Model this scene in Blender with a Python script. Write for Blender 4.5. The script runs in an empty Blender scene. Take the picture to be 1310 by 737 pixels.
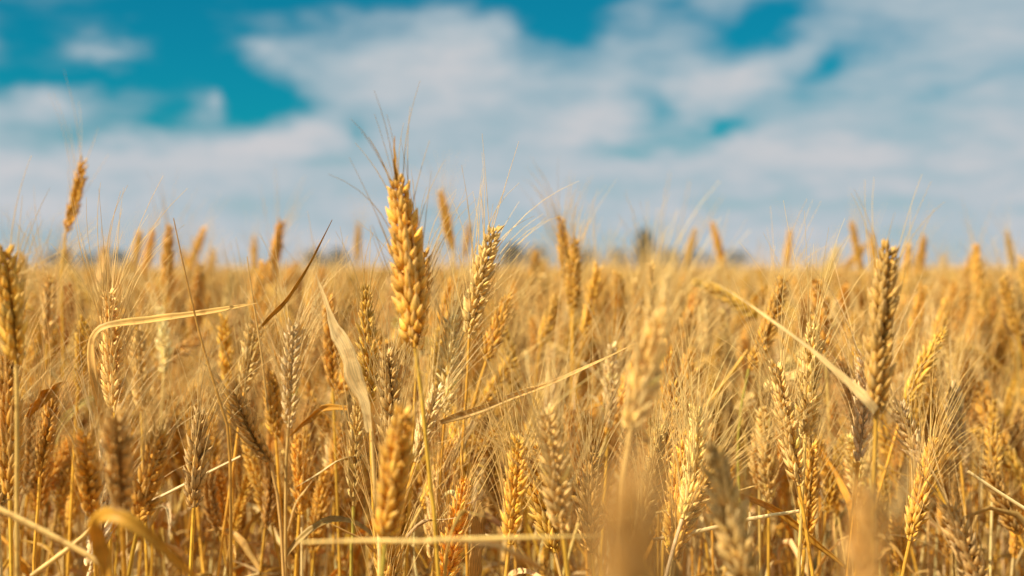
import bpy, math, random
import numpy as np
from mathutils import Vector

R = math.radians
SC = bpy.context.scene
COL = SC.collection
rng = np.random.default_rng(11)
random.seed(11)

# ------------------------------------------------------------------ camera, sky, sun, exposure
CAM_Z, F_PX, HORIZON = 0.85, 1819.0, 342.0           # F_PX and HORIZON in the photograph's own pixels (1310 x 737)
PITCH = math.atan((368.5 - HORIZON) / F_PX)
cam_d = bpy.data.cameras.new('camera')
cam = bpy.data.objects.new('camera', cam_d)
COL.objects.link(cam)
cam.location = (0, 0, CAM_Z)
cam.rotation_euler = (R(90) - PITCH, 0, 0)
cam_d.sensor_width = 36.0
cam_d.lens = F_PX * 36.0 / 1310.0
cam_d.clip_start, cam_d.clip_end = 0.02, 5000
cam_d.dof.use_dof = True
cam_d.dof.focus_distance = 0.93
cam_d.dof.aperture_fstop = 5.8
SC.camera = cam

SUN_DIR = Vector((-0.62, -0.32, 0.72)).normalized()  # towards the sun: fairly high, from the left
SUN_EL = math.asin(SUN_DIR.z)
sun_d = bpy.data.lights.new('sun', 'SUN')
sun_d.energy, sun_d.angle, sun_d.color = 4.0, R(0.5), (1.0, 0.91, 0.78)
sun = bpy.data.objects.new('sun', sun_d)
COL.objects.link(sun)
sun.rotation_euler = SUN_DIR.to_track_quat('Z', 'Y').to_euler()

SC.view_settings.view_transform = 'Standard'
SC.view_settings.look = 'None'
SC.view_settings.exposure = 1.10
SC.view_settings.gamma = 1.0
SC.view_settings.use_curve_mapping = False
SC.cycles.use_denoising = True
SC.cycles.denoiser = 'OPENIMAGEDENOISE'
SC.cycles.max_bounces = 8
SC.cycles.diffuse_bounces = 5
SC.cycles.glossy_bounces = 2
SC.cycles.transmission_bounces = 4
SC.cycles.caustics_reflective = False
SC.cycles.caustics_refractive = False
SC.cycles.sample_clamp_indirect = 6.0

W = bpy.data.worlds.new('World')
SC.world = W
W.use_nodes = True


def build_sky():
    nt = W.node_tree
    nt.nodes.clear()
    N, L = nt.nodes, nt.links

    def mk(t, **kw):
        n = N.new(t)
        for k, v in kw.items():
            setattr(n, k, v)
        return n

    def val(sock, v):
        if hasattr(v, 'is_output'):
            L.new(v, sock)
        else:
            sock.default_value = v

    def math_(op, a, b=0.0, clamp=False):
        n = mk('ShaderNodeMath', operation=op, use_clamp=clamp)
        val(n.inputs[0], a)
        val(n.inputs[1], b)
        return n.outputs[0]

    out = mk('ShaderNodeOutputWorld')
    bg = mk('ShaderNodeBackground')
    bg.inputs['Strength'].default_value = 0.1
    L.new(bg.outputs[0], out.inputs['Surface'])
    sky = mk('ShaderNodeTexSky', sky_type='NISHITA')
    sky.sun_disc = False
    sky.sun_elevation = SUN_EL
    sky.sun_rotation = math.atan2(SUN_DIR.x, SUN_DIR.y)
    sky.air_density, sky.dust_density, sky.ozone_density = 1.0, 0.3, 3.0
    tc = mk('ShaderNodeTexCoord')
    sep = mk('ShaderNodeSeparateXYZ')
    L.new(tc.outputs['Generated'], sep.inputs[0])
    az = math_('ARCTAN2', sep.outputs['X'], sep.outputs['Y'])
    el = math_('ARCSINE', sep.outputs['Z'])
    com = mk('ShaderNodeCombineXYZ')                   # compass bearing and height above the horizon, 1 unit = 3.15 degrees
    L.new(math_('MULTIPLY', az, 18.19), com.inputs[0])
    L.new(math_('MULTIPLY', el, 18.19), com.inputs[1])
    P = com.outputs[0]
    # ragged edges: the cloud map is bent by noise
    wn = mk('ShaderNodeTexNoise')
    wn.inputs['Scale'].default_value = 1.1
    wn.inputs['Detail'].default_value = 7.0
    wn.inputs['Roughness'].default_value = 0.62
    st = mk('ShaderNodeMapping')
    st.inputs['Scale'].default_value = (0.75, 1.25, 1)
    L.new(P, st.inputs['Vector'])
    L.new(st.outputs[0], wn.inputs['Vector'])
    sub = mk('ShaderNodeVectorMath', operation='SUBTRACT')
    L.new(wn.outputs['Color'], sub.inputs[0])
    sub.inputs[1].default_value = (0.5, 0.5, 0.5)
    sc = mk('ShaderNodeVectorMath', operation='MULTIPLY')
    L.new(sub.outputs[0], sc.inputs[0])
    sc.inputs[1].default_value = (1.25, 0.85, 0)
    add = mk('ShaderNodeVectorMath', operation='ADD')
    L.new(P, add.inputs[0])
    L.new(sc.outputs[0], add.inputs[1])
    Q = add.outputs[0]
    blobs = [  # x, y on the photo, half sizes, tilt in degrees, weight: gaps of blue (-) and puffs (+)
        (60, 60, 170, 60, 0, -0.55), (330, -14, 520, 34, 0, -0.7), (900, -20, 260, 26, 0, -0.5), (120, 108, 160, 26, 0, -0.4), (255, 92, 190, 75, 0, -1.5), (335, 132, 85, 42, 10, -1.2), (230, 20, 330, 48, 0, -0.75), (30, 105, 170, 55, 0, -0.7),
        (200, 160, 230, 42, 5, -0.8), (705, 26, 135, 95, 0, -1.8), (400, 5, 100, 45, 0, -0.6), (560, -5, 200, 28, 0, -0.6),
        (845, 135, 50, 75, 0, -0.75), (915, 166, 75, 24, 12, -1.0), (800, 188, 130, 20, 3, -0.45), (975, 30, 115, 40, 22, -1.3),
        (1055, 95, 130, 28, 20, -0.6), (455, 170, 40, 30, 0, -0.7), (1225, 118, 95, 16, 10, -0.35), (420, 208, 110, 16, 0, -0.3),
        (870, 15, 60, 30, 0, -0.5), (700, 225, 200, 16, 0, -0.12), (1000, 262, 200, 20, 0, -0.15), (650, 290, 300, 40, 0, -0.15),
        (165, 70, 95, 30, -8, 1.05), (95, 140, 70, 30, 0, 0.55), (275, 143, 36, 22, 0, 0.9), (345, 75, 90, 36, 0, 0.8),
        (570, 75, 250, 90, 12, 0.75), (360, 178, 150, 40, 0, 0.55), (740, 150, 160, 90, 20, 0.35), (935, 95, 170, 60, 18, 0.7),
        (1240, 50, 240, 110, 0, 0.35), (640, 80, 90, 70, 0, 0.45), (10, 70, 30, 20, 0, 0.5), (780, 60, 70, 40, 0, 0.35),
        (860, 205, 260, 26, 8, 0.25), (120, 215, 300, 40, 0, 0.25), (1180, 190, 260, 30, 10, 0.25)]
    total = None
    for (x, y, a, b, tilt, w) in blobs:
        m = mk('ShaderNodeMapping', vector_type='TEXTURE')
        m.inputs['Location'].default_value = ((x - 655) / 100, (HORIZON - y) / 100, 0)
        m.inputs['Rotation'].default_value = (0, 0, R(tilt))
        m.inputs['Scale'].default_value = (a * 1.25 / 100, b * 1.25 / 100, 1)
        L.new(Q, m.inputs['Vector'])
        g = mk('ShaderNodeTexGradient', gradient_type='QUADRATIC_SPHERE')
        L.new(m.outputs[0], g.inputs['Vector'])
        t = math_('MULTIPLY', g.outputs['Fac'], w)
        total = t if total is None else math_('ADD', total, t)
    # thin veil that thickens towards the horizon, broken by noise everywhere else
    sepq = mk('ShaderNodeSeparateXYZ')
    L.new(Q, sepq.inputs[0])
    mr = mk('ShaderNodeMapRange', interpolation_type='SMOOTHSTEP')
    L.new(sepq.outputs['Y'], mr.inputs['Value'])
    mr.inputs['From Min'].default_value, mr.inputs['From Max'].default_value = 0.9, 3.0
    mr.inputs['To Min'].default_value, mr.inputs['To Max'].default_value = 0.84, 0.36
    hi = mk('ShaderNodeMapRange', interpolation_type='SMOOTHSTEP')            # above the gaps, unseen cloud added overhead to whiten the ambient light
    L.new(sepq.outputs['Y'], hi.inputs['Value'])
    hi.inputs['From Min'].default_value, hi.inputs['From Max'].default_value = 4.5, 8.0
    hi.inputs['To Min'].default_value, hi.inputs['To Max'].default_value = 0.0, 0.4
    fb = mk('ShaderNodeTexNoise')
    fb.inputs['Scale'].default_value = 0.9
    fb.inputs['Detail'].default_value = 6.0
    fb.inputs['Roughness'].default_value = 0.55
    st2 = mk('ShaderNodeMapping')
    st2.inputs['Scale'].default_value = (0.5, 1.6, 1)
    st2.inputs['Rotation'].default_value = (0, 0, R(-14))
    L.new(P, st2.inputs['Vector'])
    L.new(st2.outputs[0], fb.inputs['Vector'])
    fn = math_('MULTIPLY', math_('SUBTRACT', fb.outputs['Fac'], 0.5), 1.15)
    f3 = mk('ShaderNodeTexNoise')
    f3.inputs['Scale'].default_value = 2.6
    f3.inputs['Detail'].default_value = 7.0
    f3.inputs['Roughness'].default_value = 0.6
    L.new(st2.outputs[0], f3.inputs['Vector'])
    fn = math_('ADD', fn, math_('MULTIPLY', math_('SUBTRACT', f3.outputs['Fac'], 0.5), 0.85))
    cov = math_('ADD', math_('ADD', math_('ADD', total, mr.outputs[0]), hi.outputs[0]), fn)
    ramp = mk('ShaderNodeMapRange', interpolation_type='SMOOTHSTEP')
    L.new(cov, ramp.inputs['Value'])
    ramp.inputs['From Min'].default_value, ramp.inputs['From Max'].default_value = -0.30, 0.90
    puff = mk('ShaderNodeMapRange', interpolation_type='SMOOTHSTEP')
    L.new(cov, puff.inputs['Value'])
    puff.inputs['From Min'].default_value, puff.inputs['From Max'].default_value = 0.62, 1.20
    cc = mk('ShaderNodeMix', data_type='RGBA')
    L.new(puff.outputs[0], cc.inputs['Factor'])
    cc.inputs['A'].default_value = (2.00, 2.42, 2.68, 1)
    cc.inputs['B'].default_value = (2.80, 2.80, 2.90, 1)
    tint = mk('ShaderNodeMix', data_type='RGBA', blend_type='MULTIPLY')
    tint.inputs['Factor'].default_value = 1.0
    L.new(sky.outputs[0], tint.inputs['A'])
    tint.inputs['B'].default_value = (0.008, 0.275, 0.300, 1)
    bright = mk('ShaderNodeVectorMath', operation='SCALE')     # overhead cloud out of view, brightened as added fill light
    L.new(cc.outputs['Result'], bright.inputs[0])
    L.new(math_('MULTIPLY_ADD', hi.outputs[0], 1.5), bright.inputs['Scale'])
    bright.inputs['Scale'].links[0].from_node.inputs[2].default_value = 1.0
    mx = mk('ShaderNodeMix', data_type='RGBA')
    L.new(ramp.outputs[0], mx.inputs['Factor'])
    L.new(tint.outputs['Result'], mx.inputs['A'])
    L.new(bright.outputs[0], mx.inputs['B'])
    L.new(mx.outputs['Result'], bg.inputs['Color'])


build_sky()

# ------------------------------------------------------------------ materials
def new_mat(name):
    m = bpy.data.materials.new(name)
    m.use_nodes = True
    nt = m.node_tree
    nt.nodes.clear()
    return m, nt.nodes, nt.links


def straw_material(name, rough, transl, spec, stripes, noise_scale, var=0.25, speck=0.0, streak=0.0):
    """Dry straw: the colour is carried by each mesh ('col'), broken up by noise and by fine ribs along the blade or husk ('kt')."""
    m, N, L = new_mat(name)
    out = N.new('ShaderNodeOutputMaterial')
    pb = N.new('ShaderNodeBsdfPrincipled')
    pb.inputs['Roughness'].default_value = rough
    pb.inputs['Specular IOR Level'].default_value = spec
    tr = N.new('ShaderNodeBsdfTranslucent')
    mix = N.new('ShaderNodeMixShader')
    mix.inputs[0].default_value = transl
    at = N.new('ShaderNodeAttribute')
    at.attribute_name = 'col'
    kt = N.new('ShaderNodeAttribute')
    kt.attribute_name = 'kt'
    tc = N.new('ShaderNodeTexCoord')
    nz = N.new('ShaderNodeTexNoise')
    nz.inputs['Scale'].default_value = noise_scale
    nz.inputs['Detail'].default_value = 5.0
    L.new(tc.outputs['Object'], nz.inputs['Vector'])
    mr = N.new('ShaderNodeMapRange')
    L.new(nz.outputs['Fac'], mr.inputs['Value'])
    mr.inputs['From Min'].default_value, mr.inputs['From Max'].default_value = 0.25, 0.75
    mr.inputs['To Min'].default_value, mr.inputs['To Max'].default_value = 1 - var, 1 + var
    # ribs
    sp = N.new('ShaderNodeSeparateXYZ')
    L.new(kt.outputs['Vector'], sp.inputs[0])
    ml = N.new('ShaderNodeMath')
    ml.operation = 'MULTIPLY'
    L.new(sp.outputs['X'], ml.inputs[0])
    ml.inputs[1].default_value = stripes * 2 * math.pi
    sn = N.new('ShaderNodeMath')
    sn.operation = 'SINE'
    L.new(ml.outputs[0], sn.inputs[0])
    rib = N.new('ShaderNodeMath')
    rib.operation = 'MULTIPLY_ADD'
    L.new(sn.outputs[0], rib.inputs[0])
    rib.inputs[1].default_value = 0.11
    L.new(mr.outputs[0], rib.inputs[2])
    oi = N.new('ShaderNodeObjectInfo')
    ov = N.new('ShaderNodeMapRange')
    L.new(oi.outputs['Random'], ov.inputs['Value'])
    ov.inputs['To Min'].default_value, ov.inputs['To Max'].default_value = 0.86, 1.12
    vv = N.new('ShaderNodeMath')
    vv.operation = 'MULTIPLY'
    L.new(rib.outputs[0], vv.inputs[0])
    L.new(ov.outputs[0], vv.inputs[1])
    vm = N.new('ShaderNodeVectorMath')
    vm.operation = 'SCALE'
    L.new(at.outputs['Vector'], vm.inputs[0])
    L.new(vv.outputs[0], vm.inputs['Scale'])
    if streak:                                          # long veins of paler and browner tissue
        stv = N.new('ShaderNodeVectorMath')
        stv.operation = 'MULTIPLY_ADD'
        L.new(kt.outputs['Vector'], stv.inputs[0])
        stv.inputs[1].default_value = (7.0, 5.0, 1.0)
        L.new(tc.outputs['Object'], stv.inputs[2])
        sz = N.new('ShaderNodeTexNoise')
        sz.inputs['Scale'].default_value = 2.2
        sz.inputs['Detail'].default_value = 6.0
        sz.inputs['Roughness'].default_value = 0.65
        L.new(stv.outputs[0], sz.inputs['Vector'])
        sr = N.new('ShaderNodeMapRange')
        L.new(sz.outputs['Fac'], sr.inputs['Value'])
        sr.inputs['From Min'].default_value, sr.inputs['From Max'].default_value = 0.3, 0.7
        sr.inputs['To Min'].default_value, sr.inputs['To Max'].default_value = 1 - streak, 1 + streak * 0.6
        vm1 = N.new('ShaderNodeVectorMath')
        vm1.operation = 'SCALE'
        L.new(vm.outputs[0], vm1.inputs[0])
        L.new(sr.outputs[0], vm1.inputs['Scale'])
        vm = vm1
    if speck:                                           # weather stains
        pz = N.new('ShaderNodeTexNoise')
        pz.inputs['Scale'].default_value = noise_scale * 2.7
        pz.inputs['Detail'].default_value = 3.0
        L.new(tc.outputs['Object'], pz.inputs['Vector'])
        pr = N.new('ShaderNodeMapRange')
        L.new(pz.outputs['Fac'], pr.inputs['Value'])
        pr.inputs['From Min'].default_value, pr.inputs['From Max'].default_value = 0.54, 0.70
        pr.inputs['To Min'].default_value, pr.inputs['To Max'].default_value = 0.0, speck
        pm = N.new('ShaderNodeMix')
        pm.data_type, pm.blend_type = 'RGBA', 'MULTIPLY'
        L.new(pr.outputs[0], pm.inputs['Factor'])
        L.new(vm.outputs[0], pm.inputs['A'])
        pm.inputs['B'].default_value = (0.50, 0.36, 0.22, 1)
        vm = pm
        colour = pm.outputs['Result']
    else:
        colour = vm.outputs[0]
    L.new(colour, pb.inputs['Base Color'])
    L.new(colour, tr.inputs['Color'])
    bp = N.new('ShaderNodeBump')
    bp.inputs['Strength'].default_value = 0.35
    bp.inputs['Distance'].default_value = 0.0004
    L.new(rib.outputs[0], bp.inputs['Height'])
    L.new(bp.outputs[0], pb.inputs['Normal'])
    L.new(pb.outputs[0], mix.inputs[1])
    L.new(tr.outputs[0], mix.inputs[2])
    L.new(mix.outputs[0], out.inputs['Surface'])
    return m


M_EAR = straw_material('dry_husk', 0.62, 0.04, 0.25, 5, 300, 0.26, 0.75)
M_AWN = straw_material('dry_awn', 0.45, 0.25, 0.35, 0, 90, 0.15)
M_STEM = straw_material('dry_stem', 0.48, 0.05, 0.35, 4, 70, 0.24, 0.6, 0.30)
M_LEAF = straw_material('dry_leaf', 0.55, 0.35, 0.3, 7, 60, 0.22, 0.6, 0.35)
MATS = [M_EAR, M_AWN, M_STEM, M_LEAF]


def plain_material(name, c0, c1, scale, rough=0.9, transl=0.0):
    m, N, L = new_mat(name)
    out = N.new('ShaderNodeOutputMaterial')
    pb = N.new('ShaderNodeBsdfPrincipled')
    pb.inputs['Roughness'].default_value = rough
    pb.inputs['Specular IOR Level'].default_value = 0.15
    tc = N.new('ShaderNodeTexCoord')
    nz = N.new('ShaderNodeTexNoise')
    nz.inputs['Scale'].default_value = scale
    nz.inputs['Detail'].default_value = 8.0
    L.new(tc.outputs['Object'], nz.inputs['Vector'])
    cr = N.new('ShaderNodeValToRGB')
    cr.color_ramp.elements[0].position, cr.color_ramp.elements[1].position = 0.3, 0.7
    cr.color_ramp.elements[0].color = (*c0, 1)
    cr.color_ramp.elements[1].color = (*c1, 1)
    L.new(nz.outputs['Fac'], cr.inputs[0])
    L.new(cr.outputs[0], pb.inputs['Base Color'])
    if transl:
        tr = N.new('ShaderNodeBsdfTranslucent')
        mix = N.new('ShaderNodeMixShader')
        mix.inputs[0].default_value = transl
        L.new(cr.outputs[0], tr.inputs['Color'])
        L.new(pb.outputs[0], mix.inputs[1])
        L.new(tr.outputs[0], mix.inputs[2])
        L.new(mix.outputs[0], out.inputs['Surface'])
    else:
        L.new(pb.outputs[0], out.inputs['Surface'])
    return m


M_SOIL = plain_material('dry_soil', (0.16, 0.095, 0.045), (0.30, 0.19, 0.09), 9)
M_FAR = plain_material('distant_straw', (0.55, 0.29, 0.05), (0.78, 0.48, 0.14), 1.3)
M_BARK = plain_material('bark', (0.06, 0.045, 0.03), (0.13, 0.10, 0.07), 3)
M_CROWN = plain_material('tree_leaves', (0.035, 0.045, 0.03), (0.07, 0.085, 0.05), 0.6, 0.7, 0.25)

# ------------------------------------------------------------------ mesh helpers
def unit(v):
    v = np.asarray(v, float)
    return v / (np.linalg.norm(v, axis=-1, keepdims=True) + 1e-12)


class Acc:
    """Collects quads with a colour and a (rib, along) pair per vertex."""
    def __init__(self):
        self.v, self.f, self.c, self.k, self.m, self.n = [], [], [], [], [], 0

    def add(self, v, f, c, k, mat=0):
        v = np.asarray(v, float).reshape(-1, 3)
        c = np.broadcast_to(np.asarray(c, float), (len(v), 3))
        self.v.append(v)
        self.f.append(np.asarray(f, int) + self.n)
        self.c.append(c)
        self.k.append(k)
        self.m.append(np.full(len(f), mat))
        self.n += len(v)

    def mesh(self, name, mats, origin=(0, 0, 0)):
        v = np.concatenate(self.v) - np.asarray(origin, float)
        f = np.concatenate(self.f)
        c = np.concatenate(self.c)
        k = np.concatenate(self.k)
        mi = np.concatenate(self.m)
        me = bpy.data.meshes.new(name)
        me.vertices.add(len(v))
        me.vertices.foreach_set('co', v.ravel().astype(np.float32))
        me.loops.add(len(f) * 4)
        me.loops.foreach_set('vertex_index', f.ravel().astype(np.int32))
        me.polygons.add(len(f))
        me.polygons.foreach_set('loop_start', (np.arange(len(f)) * 4).astype(np.int32))
        for m in mats:
            me.materials.append(m)
        me.polygons.foreach_set('material_index', mi.astype(np.int32))
        me.update(calc_edges=True)
        me.polygons.foreach_set('use_smooth', np.ones(len(f), bool))
        a = me.attributes.new('col', 'FLOAT_VECTOR', 'POINT')
        a.data.foreach_set('vector', c.ravel().astype(np.float32))
        a = me.attributes.new('kt', 'FLOAT_VECTOR', 'POINT')
        a.data.foreach_set('vector', np.column_stack([k, np.zeros(len(k))]).ravel().astype(np.float32))
        return me

    def obj(self, name, mat, parent=None, origin=(0, 0, 0)):
        o = bpy.data.objects.new(name, self.mesh(name, [mat], origin))
        COL.objects.link(o)
        if parent is not None:
            o.parent = parent
        return o


def grid_faces(nr, ns, closed=True):
    out = []
    for i in range(nr - 1):
        for j in range(ns if closed else ns - 1):
            a, b = i * ns + j, i * ns + (j + 1) % ns
            out.append((a, b, b + ns, a + ns))
    return np.array(out)


def spline(pts, n):
    """Catmull-Rom through pts, n samples."""
    p = np.asarray(pts, float)
    p = np.vstack([2 * p[0] - p[1], p, 2 * p[-1] - p[-2]])
    seg = np.linalg.norm(np.diff(p[1:-1], axis=0), axis=1)
    cum = np.concatenate([[0], np.cumsum(seg)])
    t = np.linspace(0, cum[-1], n)
    i = np.clip(np.searchsorted(cum, t, side='right') - 1, 0, len(seg) - 1)
    u = ((t - cum[i]) / np.maximum(seg[i], 1e-9))[:, None]
    a, b, c, d = p[i], p[i + 1], p[i + 2], p[i + 3]
    return 0.5 * ((2 * b) + (-a + c) * u + (2 * a - 5 * b + 4 * c - d) * u * u + (-a + 3 * b - 3 * c + d) * u ** 3)


def tube(acc, path, rad, ns, col, mat=0):
    path = np.asarray(path, float)
    n = len(path)
    t = unit(np.gradient(path, axis=0))
    ref = np.array([0.31, 0.91, 0.27])
    u = unit(np.cross(t, ref))
    w = np.cross(t, u)
    th = np.linspace(0, 2 * np.pi, ns, endpoint=False)
    rad = np.broadcast_to(np.asarray(rad, float), (n,))
    v = path[:, None, :] + rad[:, None, None] * (np.cos(th)[None, :, None] * u[:, None, :] + np.sin(th)[None, :, None] * w[:, None, :])
    k = np.column_stack([np.tile(th / (2 * np.pi), n), np.repeat(np.linspace(0, 1, n), ns)])
    c = np.repeat(np.broadcast_to(np.asarray(col, float), (n, 3)), ns, axis=0)
    acc.add(v, grid_faces(n, ns), c, k, mat)


def ribbon(acc, path, width, face, fold, col, twist=(0, 0), mat=0, prof=None, thick=0.00018):
    """A dry leaf: cupped blade along a path, twisted, with a pointed tip; two skins so that it has a thickness."""
    path = np.asarray(path, float)
    n, m = len(path), 5
    s = np.linspace(0, 1, n)
    t = unit(np.gradient(path, axis=0))
    nr = unit(np.asarray(face, float) - t * (t @ np.asarray(face, float))[:, None])
    sd = np.cross(t, nr)
    a = R(1) * (twist[0] + (twist[1] - twist[0]) * s)[:, None]
    sd, nr = sd * np.cos(a) + nr * np.sin(a), nr * np.cos(a) - sd * np.sin(a)
    if prof is None:
        wv = width * np.clip(0.55 + 1.6 * s, 0, 1) * np.clip((1 - s) / 0.55, 0, 1) ** 0.75
    else:
        wv = width * np.interp(s, prof[0], prof[1])
    ph = rng.uniform(0, 6.28, 4)
    wv = wv * (1 + 0.09 * np.sin(s * 21 + ph[0]) + 0.05 * np.sin(s * 55 + ph[1])) + 0.00015
    path = path + nr * (0.10 * wv * np.sin(s * 13 + ph[2]))[:, None] + sd * (0.10 * wv * np.sin(s * 17 + ph[3]))[:, None]
    cx = np.linspace(-1, 1, m)
    v = path[:, None, :] + sd[:, None, :] * (cx[None, :, None] * wv[:, None, None] * 0.5) + nr[:, None, :] * ((np.abs(cx) ** 1.6)[None, :, None] * (wv * fold * 0.5 * (1 + .35 * np.sin(s * 9 + ph[0])))[:, None, None])
    back = v - nr[:, None, :] * thick
    loop = np.concatenate([v, back[:, ::-1]], axis=1)
    k = np.column_stack([np.tile(np.concatenate([cx, cx[::-1]]) * 0.5, n), np.repeat(s, 2 * m)])
    c = np.repeat(np.broadcast_to(np.asarray(col, float), (n, 3)), 2 * m, axis=0)
    acc.add(loop, grid_faces(n, 2 * m), c, k, mat)


def husk(ns, nr_full=True):
    t = np.array([0, .08, .22, .42, .62, .80, .93, 1.0]) if nr_full else np.array([0, .18, .45, .78, 1.0])
    r = np.interp(t, [0, .08, .22, .42, .62, .80, .93, 1.0], [.34, .72, .97, 1, .80, .44, .18, .02])
    th = np.linspace(0, 2 * np.pi, ns, endpoint=False)
    keel = 1 + 0.34 * np.maximum(np.cos(th), 0) ** 8
    x = r[:, None] * np.cos(th)[None] * keel[None]
    y = r[:, None] * np.sin(th)[None]
    z = np.repeat(t[:, None], ns, axis=1)
    # the tip leans in, like a husk closing over its grain
    x = x - 0.30 * (z ** 2)
    v = np.stack([x * 0.5, y * 0.5, z], axis=-1).reshape(-1, 3)
    k = np.column_stack([np.tile(th / (2 * np.pi), len(t)), np.repeat(t, ns)])
    return v, grid_faces(len(t), ns), k


HUSK = {0: husk(8), 1: husk(5, False)}

# plain colours of dry wheat (linear)
PAL = {'amber': (0.61, 0.305, 0.030), 'gold': (0.70, 0.375, 0.038), 'straw': (0.73, 0.465, 0.125), 'pale': (0.76, 0.545, 0.215),
       'grey': (0.54, 0.32, 0.085), 'brown': (0.45, 0.225, 0.034), 'green': (0.47, 0.37, 0.05), 'tan': (0.50, 0.265, 0.052)}


def tone(name, j=0.06):
    c = np.array(PAL[name])
    return np.clip(c * (1 + rng.normal(0, j)) * (1 + rng.normal(0, j * .5, 3)), 0.01, 0.85)


def add_ear(acc, awn, axis, col, fat=1.0, lod=0, uang=0.0, awn_len=0.06, awn_keep=0.8, wind=(0.12, 0, 0), mat_e=0, mat_a=1, splay=1.0, awn_col=None, awn_r=0.00025):
    """Two rows of spikelets up a bent axis (axis: samples from base to tip); awns spring from the florets."""
    L = np.linalg.norm(np.diff(axis, axis=0), axis=1).sum()
    n = max(7, int(round(L / 0.0035)))
    s = (np.arange(n) + 0.25) / n
    cum = np.concatenate([[0], np.cumsum(np.linalg.norm(np.diff(axis, axis=0), axis=1))]) / L
    P = np.stack([np.interp(s * 0.93, cum, axis[:, i]) for i in range(3)], axis=1)
    tg = unit(np.gradient(axis, axis=0))
    T = unit(np.stack([np.interp(s, cum, tg[:, i]) for i in range(3)], axis=1))
    ref = np.array([math.cos(uang), math.sin(uang), 0.0])
    U = unit(ref[None] - T * (T @ ref)[:, None])
    V = np.cross(T, U)
    env = np.minimum(1, 0.62 + s * 2.2) * (1 - 0.50 * np.clip((s - 0.55) / 0.45, 0, 1))
    side = np.where(np.arange(n) % 2 == 0, 1.0, -1.0)
    comps = [(-35, 15, -0.8, 8.4, 2.6, 2.0, 0), (35, 15, -0.8, 8.4, 2.6, 2.0, 0), (-19, 23, 1.2, 11.6, 3.15, 2.6, 1), (19, 23, 1.2, 11.6, 3.15, 2.6, 1), (0, 29, 2.6, 10.2, 2.9, 2.6, 2)]
    hv, hf, hk = HUSK[lod]
    base_col = np.asarray(col)
    allv, allc = [], []
    for (vt, ut, off, ln, wd, tk, typ) in comps:
        jit = lambda a: rng.normal(0, a, n)
        a_v, a_u = np.radians(vt * splay + jit(5)), np.radians(ut * splay + jit(6))
        sz = env * (1 + jit(.08)) * (0.75 + 0.25 * fat)
        D = unit(T + (side * np.tan(a_u))[:, None] * U + np.tan(a_v)[:, None] * V)
        outw = side[:, None] * U + np.sin(a_v)[:, None] * 1.6 * V
        X = unit(outw - D * (outw * D).sum(1)[:, None])
        Y = np.cross(D, X)
        pos = P + (side * 0.0012 * fat)[:, None] * U + (np.sin(a_v) * 0.0042 * fat * env)[:, None] * V + T * (off * 1e-3 * env)[:, None]
        ln_, wd_, tk_ = ln * 1e-3 * sz * rng.uniform(.9, 1.1, n), wd * 1e-3 * sz * fat ** .8, tk * 1e-3 * sz * fat ** .8
        v = pos[:, None, :] + (hv[None, :, 0:1] * tk_[:, None, None]) * X[:, None, :] + (hv[None, :, 1:2] * wd_[:, None, None]) * Y[:, None, :] + (hv[None, :, 2:3] * ln_[:, None, None]) * D[:, None, :]
        val = (1 + rng.normal(0, 0.17, n)) * (1.06 if typ == 0 else 1.0)
        warm = rng.normal(0, 0.10, n)
        c = base_col[None] * val[:, None] * np.stack([1 + warm * .3, 1 + 0 * warm, 1 - warm * 1.2], 1)
        tipf = (hk[:, 1] ** 2)[None, :, None]                       # husk tips dry paler
        cc = c[:, None, :] * (1 - 0.28 * tipf) + np.array([0.74, 0.56, 0.29])[None, None] * 0.28 * tipf
        allv.append(v.reshape(-1, 3))
        allc.append(np.clip(cc, 0.01, .9).reshape(-1, 3))
        if typ and awn is not None:
            for i in range(n):
                if rng.random() > awn_keep * (0.75 if typ == 2 else 1.0) or (s[i] < 0.12):
                    continue
                al = awn_len * rng.uniform(0.5, 1.3) * (0.85 if s[i] < .3 else 1.0)
                p0 = pos[i] + D[i] * ln_[i] * 0.9
                d0 = unit(D[i] * 1.0 + T[i] * 0.9 + rng.normal(0, 0.10, 3))
                d1 = unit(d0 + (side[i] * U[i] * 0.22 + V[i] * np.sin(a_v[i]) * 0.7) * splay + rng.normal(0, 0.26, 3) + np.asarray(wind))
                q = np.linspace(0, 1, 6 if lod == 0 else 4)[:, None]
                path = p0 + al * (q * d0 * (1 - q * .5) + q * q * 0.5 * d1)
                ac = (np.asarray(awn_col) if awn_col is not None else base_col * 0.40 + np.array([0.82, 0.58, 0.21]) * 0.60) * rng.uniform(.8, 1.15)
                tube(awn, path, np.linspace(awn_r, awn_r * 0.35, len(path)), 3, np.clip(ac, 0, .85), mat_a)
    nk = len(comps) * n
    off = (np.arange(nk) * len(hv))[:, None, None]
    f = (hf[None] + off).reshape(-1, 4)
    acc.add(np.concatenate(allv), f, np.concatenate(allc), np.tile(hk, (nk, 1)), mat_e)
    tube(acc, P, 0.0011, 5, base_col * 0.9, mat_e)


def leaf_path(p0, az, up, length, bend, n=16):
    """A dry leaf leaves the stem steeply, then folds over and hangs."""
    s = np.linspace(0, 1, n)
    ang = R(up) - R(bend) * np.clip((s - 0.18) / 0.5, 0, 1) ** 1.3
    ang += rng.normal(0, 0.10) * np.sin(s * 7)
    azs = az + rng.normal(0, 0.5) * s
    d = np.stack([np.cos(ang) * np.cos(azs), np.cos(ang) * np.sin(azs), np.sin(ang)], 1)
    return p0 + np.concatenate([[[0, 0, 0]], np.cumsum(d[:-1] * length / (n - 1), axis=0)])


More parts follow.
